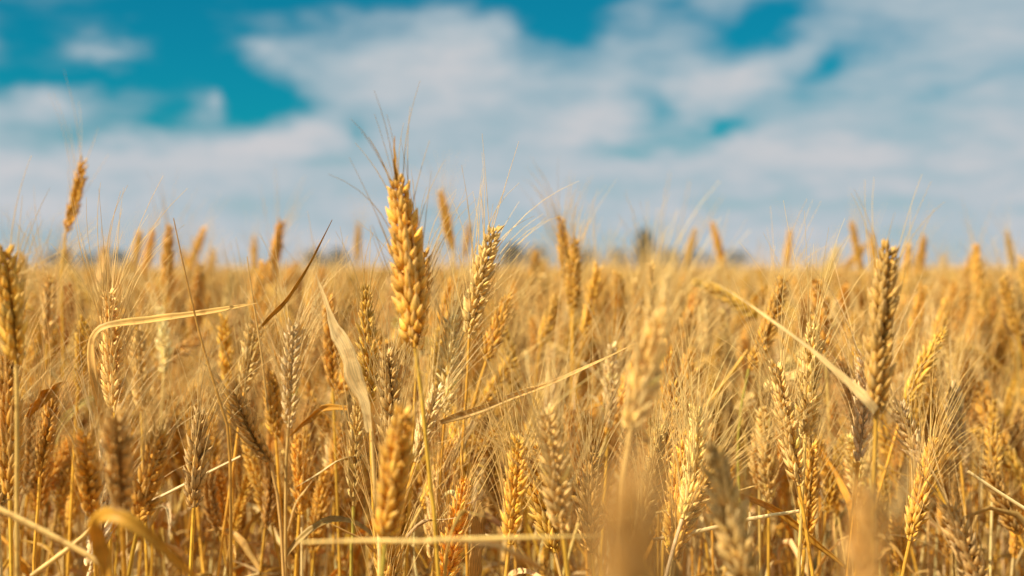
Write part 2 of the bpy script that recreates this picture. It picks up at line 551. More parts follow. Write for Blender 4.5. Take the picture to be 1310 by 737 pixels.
def stem_rad(z, r=0.0013):
    rad = r * (1.25 - 0.35 * np.clip(z / 0.8, 0, 1))
    for nz in (0.28, 0.52):
        rad = rad + 0.0006 * np.exp(-((z - nz) / 0.006) ** 2)
    return rad


def tag(o, label=None, cat=None, group=None, kind=None):
    for k, v in (('label', label), ('category', cat), ('group', group), ('kind', kind)):
        if v:
            o[k] = v
    return o


def empty(name, loc):
    o = bpy.data.objects.new(name, None)
    o.empty_display_size = 0.02
    COL.objects.link(o)
    o.location = [float(a) for a in loc]
    return o


def at(px, py, d):
    """The point seen at a pixel of the photograph, d metres ahead of the camera."""
    x, yc = (px - 655.0) * d / F_PX, (368.5 - py) * d / F_PX
    c, s = math.cos(PITCH), math.sin(PITCH)
    return np.array([x, d * c + yc * s, CAM_Z + yc * c - d * s])


def to_px(p):
    c, s = math.cos(PITCH), math.sin(PITCH)
    dy, dz = p[1], p[2] - CAM_Z
    d = dy * c - dz * s
    u = dy * s + dz * c
    return 655 + F_PX * p[0] / d, 368.5 - F_PX * u / d, d


GROUP = 'wheat plants standing in the field'


def wheat_plant(base, tip, col, label, stem_pts=None, fat=1.2, uang=0.6, awn_len=0.06, awn_keep=0.8, bow=0.0, leaves=2, stem_col=None, lod=0,
                splay=1.0, leaf_cols=('straw', 'gold', 'pale'), wind=(0.12, 0, 0), awn_col=None):
    base, tip = np.asarray(base, float), np.asarray(tip, float)
    d = tip - base
    L = np.linalg.norm(d)
    T = d / L
    # bowed ear axis
    side = unit(np.cross(T, [0, 1, 0]))
    ctrl = base + d * 0.5 + side * bow * L
    q = np.linspace(0, 1, 12)[:, None]
    axis = (1 - q) ** 2 * base + 2 * q * (1 - q) * ctrl + q * q * tip
    t0 = unit(ctrl - base)
    if stem_pts is None:
        dirn = unit(t0 * np.array([0.55, 0.55, 0]) + np.array([0, 0, 0.8 if t0[2] > 0 else 1.2]))
        p1 = base - (unit(t0 + dirn)) * 0.05
        p2 = p1 - dirn * 0.16
        pts = [base, p1, p2]
    else:
        pts = [base] + [np.asarray(p, float) for p in stem_pts]
    last = pts[-1]
    slope = unit(pts[-2] - pts[-1])
    root = np.array([last[0] - slope[0] * last[2] * 0.35 + rng.normal(0, .012), last[1] - slope[1] * last[2] * 0.35 + rng.normal(0, .012), 0.0])
    mid = (last + root) / 2 + np.append(rng.normal(0, .008, 2), 0)
    path = spline(([root, mid] + pts[::-1]), 30)
    thing = empty('wheat_plant', root)
    tag(thing, label, 'wheat', GROUP)
    a_e, a_b, a_s = Acc(), Acc(), Acc()
    add_ear(a_e, a_b, axis, col, fat, lod, uang, awn_len, awn_keep, wind, 0, 0, splay, awn_col, 0.00030 if L / max(base[1], .1) > .065 else 0.00025)
    sc = np.asarray(stem_col) if stem_col is not None else tone('gold')
    zz = path[:, 2]
    nodec = 1 - 0.35 * sum(np.exp(-((zz - nz) / 0.012) ** 2) for nz in (0.28, 0.52))
    tube(a_s, path, stem_rad(zz), 7, sc[None] * nodec[:, None])
    a_s.obj('stem', M_STEM, thing, root)
    e = a_e.obj('ear', M_EAR, thing, root)
    if a_b.n:
        a_b.obj('beard', M_AWN, e, root)
    for i in range(leaves):
        h = rng.uniform(0.08, 0.34) if i else rng.uniform(0.07, 0.2)
        zi = max(0.05, base[2] - h)
        p0 = np.array([np.interp(zi, zz, path[:, j]) for j in range(3)])
        lp = leaf_path(p0, rng.uniform(0, 2 * np.pi), rng.uniform(40, 80), rng.uniform(0.05, 0.15), rng.uniform(15, 105))
        lacc = Acc()
        ribbon(lacc, lp, rng.uniform(0.0025, 0.006), (rng.normal(), -1, rng.normal()), rng.uniform(0.2, 0.9), tone(leaf_cols[rng.integers(len(leaf_cols))], .12), (0, rng.uniform(-200, 200)))
        lacc.obj('leaf', M_LEAF, thing, root)
    return thing


def own_leaf(thing, path, width, face, fold, col, twist=(0, 0), prof=None, label=None, n=30, name='leaf'):
    acc = Acc()
    ribbon(acc, spline(path, n), width, face, fold, col, twist, 0, prof)
    o = acc.obj(name, M_LEAF, thing, thing.location)
    if label:
        o['label'] = label
    return o

# ------------------------------------------------------------------ ground and horizon
def sheet(name, xs, ys, zf, mat):
    X, Y = np.meshgrid(xs, ys)
    v = np.stack([X, Y, zf(X, Y)], -1).reshape(-1, 3)
    acc = Acc()
    acc.add(v, grid_faces(len(ys), len(xs), False), (0.3, 0.2, 0.1), np.zeros((len(v), 2)))
    return acc.obj(name, mat)


gx = np.concatenate([-np.geomspace(2500, 3, 24), np.linspace(-2.5, 2.5, 40), np.geomspace(3, 2500, 24)])
gy = np.concatenate([-np.geomspace(300, 3, 12), np.linspace(-2.5, 4, 50), np.geomspace(4.5, 3000, 30)])
tag(sheet('ground', gx, gy, lambda X, Y: 0.012 * np.sin(X * 9 + Y * 3) * np.cos(Y * 7) * (np.abs(X) < 3) * (np.abs(Y) < 4.2) - 0.015, M_SOIL), kind='structure')

FAR0 = 21.0
yy = np.concatenate([np.arange(FAR0, 40, 0.35), np.geomspace(40, 330, 60)])
aa = np.linspace(-1.05, 1.05, 420)
acc = Acc()
Y, A = np.meshgrid(yy, aa, indexing='ij')
Xf = np.tan(A * 0.62) * Y
Zf = 0.775 + rng.uniform(-0.045, 0.045, Y.shape) + 0.02 * np.sin(Xf * 0.9) * np.cos(Y * 0.6)
acc.add(np.stack([Xf, Y, Zf], -1), grid_faces(len(yy), len(aa), False), (.5, .3, .1), np.zeros((Y.size, 2)))
o = acc.obj('distant_wheat', M_FAR)
tag(o, kind='stuff')
o.data.polygons.foreach_set('use_smooth', np.zeros(len(o.data.polygons), bool))


def far_tree(px, width_px, top_px, dist, label, cat, name, group, dense=1.0):
    """A tree or bush at the far edge of the field: forked trunk and a crown of leaf clumps with gaps."""
    p = at(px, HORIZON, dist)
    h = CAM_Z + (HORIZON - top_px) * dist / F_PX
    w = width_px * dist / F_PX
    th = empty(name, (p[0], p[1], 0))
    tag(th, label, cat, group)
    tr = Acc()
    bark = (0.1, 0.08, 0.05)
    tube(tr, spline([(0, 0, -.1), (w * .02, 0, h * .25), (-w * .02, 0, h * .55), (w * .03, 0, h * .85)], 8), np.linspace(h * .035, h * .008, 8), 6, bark)
    for i in range(5):
        a = rng.uniform(0, 6.28)
        z0 = h * rng.uniform(.2, .55)
        tube(tr, spline([(0, 0, z0), (math.cos(a) * w * .15, math.sin(a) * w * .15, z0 + h * .12), (math.cos(a) * w * .32, math.sin(a) * w * .32, z0 + h * .22)], 5), np.linspace(h * .014, h * .004, 5), 5, bark)
    tr.obj('trunk', M_BARK, th)
    cr = Acc()
    nc = int(26 * dense)
    for _ in range(nc):
        a, rr, zz = rng.uniform(0, 6.28), math.sqrt(rng.random()), rng.uniform(0.12, 0.93)
        prof = math.sin(math.pi * min(1, (zz + .12) / 1.1)) ** 0.6
        c0 = np.array([math.cos(a) * rr * w * .42 * prof, math.sin(a) * rr * w * .42 * prof, zz * h])
        nl = 46
        q = c0 + rng.normal(0, 1, (nl, 3)) * np.array([w * .085, w * .085, h * .06])
        q = q[(q[:, 2] > 0.05) & (q[:, 2] < h)]
        nl = len(q)
        u_, v_ = unit(rng.normal(0, 1, (nl, 3))), unit(rng.normal(0, 1, (nl, 3)))
        sz = h * 0.030 * rng.uniform(.6, 1.3, (nl, 1))
        quad = np.stack([q - u_ * sz, q + v_ * sz * .6, q + u_ * sz, q - v_ * sz * .6], 1)
        cr.add(quad.reshape(-1, 3), np.arange(nl * 4).reshape(-1, 4), (.08, .1, .05), np.zeros((nl * 4, 2)))
    o = cr.obj('crown', M_CROWN, th)
    return th


far_tree(825, 30, 293, 300, 'lone dark tree, tallest thing on the horizon, rising between two pale blurred ears', 'tree', 'field_tree', None, 2.4)
for (px, w, top, d, lab) in [
        (72, 44, 320, 330, 'dark bush on the horizon below the high leaning ear'),
        (112, 59, 322, 320, 'low wide dark bush on the horizon between the high leaning ear and the paired ears'),
        (150, 44, 320, 325, 'small dark bush on the horizon just before the paired blurred ears'),
        (402, 39, 318, 330, 'dark bush on the horizon below the brown pointed straw'),
        (432, 46, 316, 310, 'dark bush on the horizon, closest on the near side of the tall central ear'),
        (655, 44, 310, 300, 'dark bush on the horizon behind the tip of the sharp bearded ear'),
        (688, 46, 314, 310, 'dark bush on the horizon between the sharp bearded ear and the twin amber ears'),
        (752, 52, 318, 320, 'dark bush on the horizon just beyond the twin amber ears'),
        (790, 39, 319, 330, 'small dark bush on the horizon close before the lone tree'),
        (852, 44, 317, 315, 'dark bush on the horizon touching the lone tree'),
        (888, 65, 319, 320, 'wide low bush on the horizon behind the slanting pair of ears'),
        (940, 52, 320, 330, 'dark bush ending the hedge on the horizon past the slanting pair of ears'),
]:
    far_tree(px, w, top, d, lab, 'bush', 'hedge_bush', 'bushes along the far edge of the field', 2.4)

# ------------------------------------------------------------------ the wheat that is named one by one
rng = np.random.default_rng(23)
# tip x, y; ear base x, y; distance; extra depth of the tip (metres, + away); colour; fatness; seen side; awns; bow; handle; label; stem points (x, y)
H = []


def hero(tip, base, d, label, handle, col='gold', dz=0.0, fat=1.2, uang=0.6, awn_len=0.06, awn_keep=0.75, bow=0.0, stem=None, leaves=1, stem_col='gold', splay=1.0, wind=(0.12, 0, 0), awn_col=None):
    B = at(*base, d)
    T = at(*tip, d + dz)
    sp = [at(x, y, d) for x, y in stem] if stem else None
    th = wheat_plant(B, T, tone(col, .04), label, sp, fat, uang, awn_len, awn_keep, bow, leaves, tone(stem_col, .06), 0, splay, wind=wind, awn_col=awn_col)
    H.append(dict(thing=th, tip=tip, base=base, d=d, handle=handle, mid=((tip[0] + base[0]) / 2, (tip[1] + base[1]) / 2)))
    return th


main = hero((505, 214), (531, 446), .80, 'tall plump amber-gold ear rising highest, alone against the sky', 'the tall central ear', 'amber', fat=1.6, uang=.9, awn_len=.048, awn_keep=.36, awn_col=(.55, .36, .12), bow=-.03,
            stem=[(541, 520), (549, 610), (561, 740)], wind=(-.05, 0, .1))
hero((543, 308), (534, 448), 1.02, 'slim amber ear half hidden behind the tall central ear', 'the half-hidden slim ear', 'amber', fat=1.1, uang=.2)
sharp = hero((637, 281), (600, 433), 1.0, 'sharp pale-gold bearded ear leaning beside the tall central ear, awns fanned wide', 'the sharp bearded ear', 'straw', fat=1.22, uang=.4, awn_len=.064, awn_keep=.5, bow=.05,
             stem=[(597, 500), (590, 610), (598, 740)], splay=1.3, wind=(.42, 0, -.05))
hero((653, 372), (622, 462), 1.12, 'dim gold ear leaning just behind the sharp bearded ear', 'the dim leaning ear', 'gold', fat=1.1, uang=1.2)
hero((3, 304), (21, 468), .76, 'large brown-gold ear cut by the photo edge, upper of two', 'the upper edge ear', 'gold', fat=1.35, uang=.5, stem=[(22, 560), (22, 740)], stem_col='grey', awn_len=.045, awn_keep=.45)
hero((9, 445), (13, 640), .84, 'large amber ear cut by the photo edge, lower of two', 'the lower edge ear', 'amber', fat=1.25, uang=1.1, awn_keep=.5)
hero((107, 196), (84, 298), 1.36, 'solitary slim amber ear leaning high against open sky, slightly blurred', 'the high leaning ear', 'gold', fat=1.0, uang=.2, bow=-.06, awn_len=.07, awn_keep=.25,
     stem=[(79, 345), (80, 420)], wind=(-.1, 0, .1))
ribbon_plant = hero((140, 362), (147, 528), .95, 'straw-gold ear crossed by its own long bent leaf that points sideways', 'the ear with the bent leaf', 'straw', fat=1.2, uang=.9, awn_len=.075, awn_keep=.95, splay=1.1, leaves=0,
                    stem=[(146, 600), (140, 740)], wind=(.3, 0, 0))
hero((147, 518), (156, 662), .72, 'blurred greyish upright ear, middle one of the low group of three', 'the grey low ear', 'grey', dz=-.04, fat=1.3, uang=.5, awn_keep=.5)
hero((108, 545), (118, 664), .80, 'blurred amber ear touching the grey low ear, nearer the photo edge', 'the amber low ear', 'amber', dz=-.03, fat=1.2, uang=.2, awn_keep=.5)
hero((208, 543), (178, 668), .82, 'blurred amber ear leaning outward from the grey low ear', 'the outward low ear', 'amber', dz=-.02, fat=1.2, uang=1.0, awn_len=.07)
hero((71, 490), (51, 610), 1.02, 'dark amber ear with a brown shrivelled leaf at its top', 'the dark amber ear', 'amber', fat=1.15, uang=.3, stem=[(47, 680), (44, 745)])
hero((176, 410), (181, 530), 1.14, 'soft straw ear close behind the ear with the bent leaf', 'the soft straw ear', 'straw', fat=1.1, uang=.6, awn_keep=.9)
hero((328, 408), (312, 502), 1.08, 'bristly pale ear with brown underside above the bent-over grey ear', 'the bristly pale ear', 'straw', fat=1.25, uang=.2, awn_keep=1, splay=1.3, wind=(.25, 0, .1))
hero((297, 494), (346, 592), 1.02, 'grey ear hanging over backwards on a strongly curved stem', 'the bent-over grey ear', 'grey', dz=-.03, fat=1.25, uang=.5, bow=.10, awn_len=.05, awn_keep=.6,
     stem=[(356, 640), (361, 700), (364, 760)], wind=(-.2, 0, .1), stem_col='grey')
hero((375, 402), (369, 548), 1.03, 'pale feathery ear with dense awns on a straight pale stem', 'the pale feathery ear', 'pale', fat=1.05, uang=.3, awn_len=.065, awn_keep=1, splay=1.15, stem=[(366, 600), (365, 745)], stem_col='straw')
hero((346, 468), (353, 562), 1.10, 'rust-brown ear tucked against the pale feathery ear', 'the rust-brown ear', 'amber', fat=1.05, uang=.8, awn_keep=.7)
hero((286, 398), (291, 492), 1.24, 'soft gold ear beyond the dark needle-thin stalk', 'the ear beyond the dark needle', 'gold', fat=1.1, uang=.4)
hero((467, 357), (473, 516), .98, 'narrow ear showing one clear zigzag column of plump grains', 'the zigzag ear', 'gold', fat=1.05, uang=1.57, awn_keep=.5, awn_len=.05)
hero((458, 505), (452, 648), 1.0, 'pale sparse ear with green-tinged stem, below the zigzag ear', 'the green-stemmed ear', 'straw', fat=.95, uang=.1, awn_keep=.3, stem=[(451, 700), (449, 745)], stem_col='green')
hero((518, 512), (492, 697), .71, 'big blurred amber-gold ear low in front of the tall central stem', 'the big blurred ear', 'gold', dz=-.02, fat=1.3, uang=.7, awn_keep=.3, stem=[(487, 745)], stem_col='green')
hero((494, 440), (505, 600), .92, 'grey-gold ear wedged between the zigzag ear and the tall central stem', 'the wedged ear', 'grey', fat=1.2, uang=.5, awn_keep=.8)
hero((580, 398), (569, 528), 1.03, 'whitish bristly ear behind the stem of the sharp bearded ear', 'the whitish bristly ear', 'pale', fat=1.05, uang=.9, awn_keep=1, splay=1.2)
hero((562, 488), (531, 592), .98, 'whitish ear slanting across behind the tall central stem', 'the slanting whitish ear', 'pale', fat=1.05, uang=.2, awn_keep=.9)
hero((389, 576), (384, 642), 1.1, 'tiny stunted ear on a thin stem beside the straight pale stem', 'the tiny stunted ear', 'straw', fat=.85, uang=.2, awn_keep=.3, awn_len=.03)
hero((420, 372), (426, 500), 1.14, 'amber ear showing behind the broad pale blade', 'the ear behind the broad blade', 'amber', fat=1.1, uang=.2)
hero((848, 392), (806, 552), .64, 'glowing blurred gold ear leaning above the nearest blurred blob', 'the glowing blurred ear', 'straw', fat=1.15, uang=1.2, dz=-.01, awn_keep=.8, awn_len=.06, stem=[(797, 600), (790, 745)], stem_col='straw')
hero((806, 560), (826, 1240), .20, 'nearest ear of all, a huge brown-gold blur at the bottom edge', 'the nearest blurred blob', 'tan', fat=1.05, uang=.6, awn_keep=.15, awn_len=.03, leaves=0)
hero((1112, 604), (1092, 1020), .36, 'second nearest ear, a brown blur below the dark sunlit ear', 'the second blurred blob', 'tan', fat=.85, uang=.6, awn_keep=.15, awn_len=.03, leaves=0)
hero((911, 558), (964, 768), .66, 'big soft grey-brown ear leaning backwards near the bottom edge', 'the big grey-brown ear', 'grey', fat=1.3, uang=.9, awn_keep=.5, bow=.04)
dark = hero((1139, 300), (1121, 527), .77, 'large dark-brown ear lit along one edge, with a long thin blade at its foot', 'the dark sunlit ear', 'tan', fat=1.35, uang=.3, awn_len=.055, awn_keep=.28, bow=.03,
            stem=[(1119, 580), (1118, 745)], wind=(.1, 0, .05))
hero((1212, 418), (1159, 518), 1.12, 'clean golden ear tilted strongly, two tidy rows of grains', 'the tilted tidy ear', 'gold', fat=1.05, uang=1.0, awn_keep=.12, awn_len=.04, bow=.06)
hero((990, 453), (1022, 622), .95, 'pinkish straw ear leaning back, outer one of the crisp pair', 'the outer crisp ear', 'straw', fat=1.15, uang=.3, awn_keep=.6)
hero((1041, 406), (1030, 562), .97, 'upright pinkish straw ear, inner one of the crisp pair', 'the inner crisp ear', 'straw', fat=1.25, uang=.9, awn_len=.07, awn_keep=.7, stem=[(1027, 620), (1021, 745)], stem_col='straw')
hero((1040, 558), (1029, 703), 1.02, 'gold ear half hidden by the stem under the crisp pair', 'the ear under the crisp pair', 'gold', fat=1.1, uang=.2)
hero((1003, 346), (958, 472), 1.16, 'soft brownish ear slanting on a greenish bent stem', 'the slanting brownish ear', 'gold', fat=1.1, uang=.3, bow=-.08, stem=[(950, 510), (944, 570), (946, 660)], stem_col='green', awn_keep=.6)
hero((1217, 486), (1228, 582), 1.14, 'pale short ear, tip at the foot of the tilted tidy ear', 'the pale short ear', 'pale', fat=1.15, uang=.4, awn_keep=.8)
hero((1197, 553), (1164, 692), .96, 'brown-gold ear with ragged grains below the pale short ear', 'the ragged ear', 'gold', fat=1.1, uang=.9, awn_keep=.9)
hero((1149, 508), (1192, 612), 1.0, 'pale ear nodding backwards close to the dark sunlit ear', 'the pale nodding ear', 'pale', fat=1.1, uang=.4, bow=.08, awn_keep=.9)
hero((1211, 638), (1262, 772), .80, 'grey-gold ear leaning backwards into the bottom corner', 'the corner ear', 'grey', fat=1.2, uang=.6, awn_keep=.7)
hero((1256, 590), (1303, 684), 1.1, 'dull brown ear sagging at the photo edge', 'the sagging brown ear', 'brown', fat=1.15, uang=.8)
hero((697, 512), (720, 684), .76, 'soft greyish ear with wide curved awns in the middle bottom', 'the wide-awned ear', 'straw', fat=1.1, uang=.4, awn_len=.075, awn_keep=.8, splay=1.35)
hero((784, 433), (778, 548), 1.16, 'pale soft ear behind the tip of the long rising straw', 'the ear by the rising straw', 'pale', fat=1.05, uang=.4, awn_keep=1)
hero((832, 330), (836, 420), 1.36, 'pale blurred ear directly under the lone tree', 'the ear under the lone tree', 'straw', fat=1.05, uang=.4, awn_keep=1)
hero((717, 272), (727, 372), 1.42, 'blurred amber ear, farther of the twin amber ears at the horizon', 'the farther twin ear', 'amber', fat=1.05, uang=.4)
hero((735, 300), (733, 396), 1.32, 'blurred amber ear, nearer of the twin amber ears at the horizon', 'the nearer twin ear', 'amber', fat=1.1, uang=.9)
hero((767, 333), (747, 432), 1.4, 'brownish blurred ear slanting beside the twin amber ears', 'the slanting ear by the twins', 'gold', fat=1.05, uang=.2)
hero((714, 376), (691, 446), 1.36, 'small gold ear above a kinked orange stem', 'the ear on the kinked stem', 'gold', fat=1.0, uang=.6, stem=[(684, 500), (683, 580)])
hero((562, 238), (579, 322), 1.74, 'plain blurred ear leaning above the skyline between central and sharp ears', 'the ear above the skyline gap', 'gold', fat=1.0, uang=.3, awn_keep=.4)
hero((910, 279), (927, 346), 2.2, 'blurred ear leaning back above the skyline, thicker of the slanting pair', 'the thicker slanting ear', 'gold', fat=1.0, uang=.3, awn_keep=.15)
hero((890, 289), (876, 345), 2.5, 'blurred ear leaning forward above the skyline, thinner of the slanting pair', 'the thinner slanting ear', 'gold', fat=.95, uang=.5, awn_keep=.15)
hero((1011, 291), (1006, 346), 2.5, 'single upright blurred ear on the skyline above the slanting brownish ear', 'the upright skyline ear', 'gold', fat=.95, uang=.5, awn_keep=.3)
hero((1088, 279), (1102, 346), 2.2, 'tallest blurred ear on the skyline before the dark sunlit ear', 'the skyline ear before the dark ear', 'gold', fat=.95, uang=.5, awn_keep=.3)
hero((1114, 294), (1121, 352), 2.35, 'blurred ear on the skyline almost touching the dark sunlit ear', 'the skyline ear touching the dark ear', 'gold', fat=.95, uang=.5, awn_keep=.3)
hero((1183, 298), (1172, 364), 2.1, 'taller blurred ear of the close pair just past the dark sunlit ear', 'the taller close-pair ear', 'amber', fat=1.15, uang=.5, awn_keep=.3)
hero((1162, 308), (1160, 370), 2.15, 'shorter blurred ear of the close pair just past the dark sunlit ear', 'the shorter close-pair ear', 'gold', fat=1.1, uang=.9, awn_keep=.3)
hero((1248, 310), (1253, 384), 1.9, 'wide blurred ear on the skyline above the pale short ear', 'the wide skyline ear', 'gold', fat=1.35, uang=.9, awn_keep=.3)
hero((1288, 292), (1296, 348), 2.5, 'thin brownish blurred ear, last one on the skyline', 'the last skyline ear', 'grey', fat=.95, uang=.5, awn_keep=.3)
hero((1280, 352), (1302, 430), 1.5, 'soft gold ear leaning back under the last skyline ear', 'the ear under the last skyline ear', 'gold', fat=1.0, uang=.5)
hero((180, 290), (170, 350), 2.2, 'blurred ear on the skyline, outer one of the crossed pair', 'the outer crossed ear', 'gold', fat=1.1, uang=.5, awn_keep=.3)
hero((197, 291), (184, 352), 2.05, 'blurred ear on the skyline, inner one of the crossed pair', 'the inner crossed ear', 'amber', fat=1.05, uang=.9, awn_keep=.4)
hero((217, 283), (212, 378), 1.6, 'long upright blurred ear on the skyline beside the dark needle tip', 'the ear beside the needle tip', 'amber', fat=1.05, uang=.9, awn_keep=.3)
hero((263, 287), (240, 348), 2.25, 'blurred ear leaning forward on the skyline past the dark needle tip', 'the ear past the needle tip', 'gold', fat=1.05, uang=.9, awn_keep=.3)
hero((256, 333), (251, 402), 1.65, 'amber blurred ear standing right behind the dark needle', 'the ear behind the needle', 'amber', fat=1.05, uang=.9)
hero((325, 299), (325, 352), 2.6, 'short upright blurred ear on the skyline before the brown straw', 'the short upright skyline ear', 'gold', fat=1.0, uang=.9, awn_keep=.3)
hero((361, 276), (345, 366), 1.7, 'thick blurred ear leaning forward behind the brown pointed straw', 'the thick skyline ear', 'amber', fat=1.2, uang=.4, awn_keep=.3)
hero((459, 283), (456, 336), 2.6, 'slim blurred ear on the skyline close before the tall central ear', 'the slim skyline ear', 'gold', fat=1.0, uang=.4, awn_keep=.3)
hero((601, 282), (594, 332), 2.7, 'small blurred ear on the skyline before the sharp bearded ear', 'the small skyline ear', 'gold', fat=1.0, uang=.4, awn_keep=.3)
hero((686, 316), (680, 388), 1.8, 'blurred ear just beyond the long awns of the sharp bearded ear', 'the ear beyond the long awns', 'amber', fat=1.1, uang=.4, awn_keep=.3)
hero((65, 345), (60, 440), 1.2, 'soft straw ear below the high leaning ear with scattered awns', 'the ear with scattered awns', 'straw', fat=1.05, uang=.4, awn_keep=1, awn_len=.07, wind=(.3, 0, .1))
hero((108, 400), (100, 500), 1.15, 'soft gold ear between the edge ears and the bent leaf', 'the soft ear inside the bent leaf', 'gold', fat=1.05, uang=.4, awn_keep=.8)

# leaves that belong to a named plant
own_leaf(main, [at(507, 232, .80), at(506, 215, .80), at(505, 196, .80), at(505, 174, .80)], 0.0022, (0.3, -1, 0), 1.0, tone('amber', .02), (0, 60), ([0, .3, .7, 1], [1, .8, .45, .08]), 'stiff brown bristle at the very tip', 14, 'awn')
own_leaf(ribbon_plant, [at(140, 600, .93), at(131, 530, .91), at(121, 480, .90), at(117, 445, .90), at(123, 426, .90), at(142, 416, .90), at(190, 411, .905), at(250, 402, .91), at(329, 388, .92)],
         0.0050, (-0.15, -1, 0.9), 0.6, tone('straw', .02) * 1.05, (0, -18), ([0, .15, .42, .48, .7, .9, 1], [.9, 1, 1, .9, 1, .6, .05]), 'long dry leaf bent sharply sideways', 44)
own_leaf(dark, [at(1119, 526, .765), at(1105, 512, .765), at(1075, 480, .77), at(1040, 450, .775), at(985, 408, .785), at(920, 364, .80)],
         0.0052, (0.1, -1, 0.35), 0.7, tone('pale', .02) * 1.05, (0, 20), ([0, .1, .3, .42, .7, 1], [.95, 1, .6, .33, .28, .05]), 'long thin pale blade pointing up at the ear foot', 36)

# ------------------------------------------------------------------ stalks without an ear and loose straws
def stalk(pts, d, rad, col, label, name='bare_stalk', cat='stalk', blade=None, group=None, ground=True, flat=None, nd=None):
    """pts run from the upper tip down; they may carry their own distances."""
    P = [at(p[0], p[1], p[2] if len(p) > 2 else d) for p in pts]
    if ground:
        last, prev = P[-1], P[-2]
        sl = unit(prev - last)
        P.append(np.array([last[0] - sl[0] * .1, last[1] - sl[1] * .1, last[2] * .5]))
        P.append(np.array([last[0] - sl[0] * .16, last[1] - sl[1] * .16, 0.0]))
    org = P[-1] if ground else (P[0] + P[-1]) / 2
    path = spline(P, 40)
    a = Acc()
    if flat:
        ribbon(a, path, flat[0], flat[1], flat[2], col, flat[3] if len(flat) > 3 else (0, 0), 0, flat[4] if len(flat) > 4 else ([0, .12, .85, 1], [.1, 1, .9, .5]))
        mat = M_LEAF
    else:
        r = np.interp(np.linspace(0, 1, 40), np.linspace(0, 1, len(rad)), rad)
        tube(a, path, r, 8, col)
        mat = M_STEM
    if blade is None:
        o = a.obj(name, mat, None, org)
        o.location = [float(x) for x in org]
        tag(o, label, cat, group)
        return o
    th = empty(name, org)
    tag(th, label, cat, group)
    a.obj('stem', mat, th, org)
    bp, bw, bf, bfold, bcol, btw, bprof = blade
    l = Acc()
    ribbon(l, spline([at(*p) for p in bp], 34), bw, bf, bfold, bcol, btw, 0, bprof)
    l.obj('leaf', M_LEAF, th, org)
    return th


stalk([(475, 548), (478, 600), (482, 670), (486, 745)], .86, [.0012, .0015, .0016], tone('straw', .02), 'straight pale stalk topped by one broad pale blade instead of an ear', 'bare_stalk', 'stalk',
      ([(475, 552, .86), (466, 510, .86), (455, 478, .86), (440, 440, .862), (424, 405, .865), (404, 350, .87)], .0115, (-.6, -1, .25), .5, tone('pale', .02) * 1.05, (0, -22),
       ([0, .12, .35, .55, .75, 1], [.35, .55, 1, .85, .3, .04])))
stalk([(222, 279), (236, 345), (256, 430), (277, 500), (292, 552), (295, 640), (295, 745)], .90, [.0003, .0009, .0012, .0014, .0021, .0018, .0017, .0017], tone('brown', .02) * 1.1, 'dark needle-thin stalk rising to a point above the skyline')
stalk([(425, 281), (400, 330), (372, 375), (335, 417)], .95, [], tone('amber', .02), 'brown pointed straw slanting up to the sky over the bristly pale ear', 'dry_straw', 'straw', None, None, False, (.0030, (.3, -1, .3), .8, (0, 40), ([0, .4, .8, 1], [.08, .5, 1, .8])))
stalk([(816, 438), (760, 466), (700, 492), (640, 515), (590, 531), (564, 541)], .93, [], tone('straw', .02), 'long flat straw rising gently from the tall central stem to the glowing blurred ear', 'dry_straw', 'straw', None, None, False, (.0050, (-.3, -1, .6), .8, (-30, 40), ([0, .3, .7, .92, 1], [.06, .45, .9, 1, .6])))
stalk([(384, 694, .63), (470, 692, .625), (545, 693, .62), (560, 691, .62), (680, 688, .625), (768, 686, .64)], .62, [.0006, .0009, .0011, .0012, .0011, .0008, .0003], tone('straw', .02), 'blurred horizontal straw lying level across the lower middle', 'dry_straw', 'straw', None, None, False)
stalk([(-30, 638), (0, 652), (60, 682), (122, 717), (150, 745)], .72, [.0016, .0017, .0015, .0014], tone('straw', .02), 'greyish straw sloping down from the photo edge below the lower edge ear', 'dry_straw', 'straw', None, None, False)
stalk([(835, 691), (900, 678), (960, 664), (1022, 654)], .92, [.0013, .0014, .0014, .0012], tone('pale', .02), 'pale straw rising slightly from the nearest blurred blob to the crisp pair', 'dry_straw', 'straw', None, None, False)
stalk([(308, 584), (260, 608), (193, 642)], 1.03, [.0009, .0011, .0012], tone('pale', .02), 'thin split straw slanting below the bent-over grey ear', 'dry_straw', 'straw', None, None, False)
stalk([(957, 448), (915, 505), (868, 562), (850, 590)], 1.2, [.0016, .0016, .0018, .0018], tone('gold', .02), 'soft gold straw slanting up to the slanting brownish ear', 'dry_straw', 'straw', None, None, False)
stalk([(316, 328), (324, 385), (334, 450), (343, 525)], 1.0, [.0003, .0006, .0007, .0008], tone('grey', .02), 'hair-thin grey straw standing upright beside the pale feathery ear', 'dry_straw', 'straw', None, None, False)
stalk([(354, 296), (353, 380), (353, 475)], 1.08, [.0002, .0005, .0006], tone('brown', .02), 'hair-thin dark straw standing before the thick skyline ear', 'dry_straw', 'straw', None, None, False)
stalk([(1238, 603), (1275, 628), (1330, 663)], .95, [.0011, .0012, .0013], tone('pale', .02), 'pale straw sloping down to the photo edge past the ragged ear', 'dry_straw', 'straw', None, None, False)
stalk([(444, 524), (420, 521), (395, 536), (368, 560)], 1.0, [], tone('amber', .02) * 1.1, 'orange curled leaf blade arching beside the pale feathery ear', 'dry_leaf', 'leaf', None, None, False, (.0048, (.2, -1, .6), .7, (0, 60), ([0, .3, .7, 1], [.7, 1, .7, .05])))
stalk([(606, 538), (585, 575), (560, 612)], 1.08, [], tone('pale', .02), 'broad pale leaf fragment slanting behind the sharp bearded ear stem', 'dry_leaf', 'leaf', None, None, False, (.0075, (.2, -1, .2), .4, (0, 30), ([0, .3, .7, 1], [.6, 1, .9, .3])))
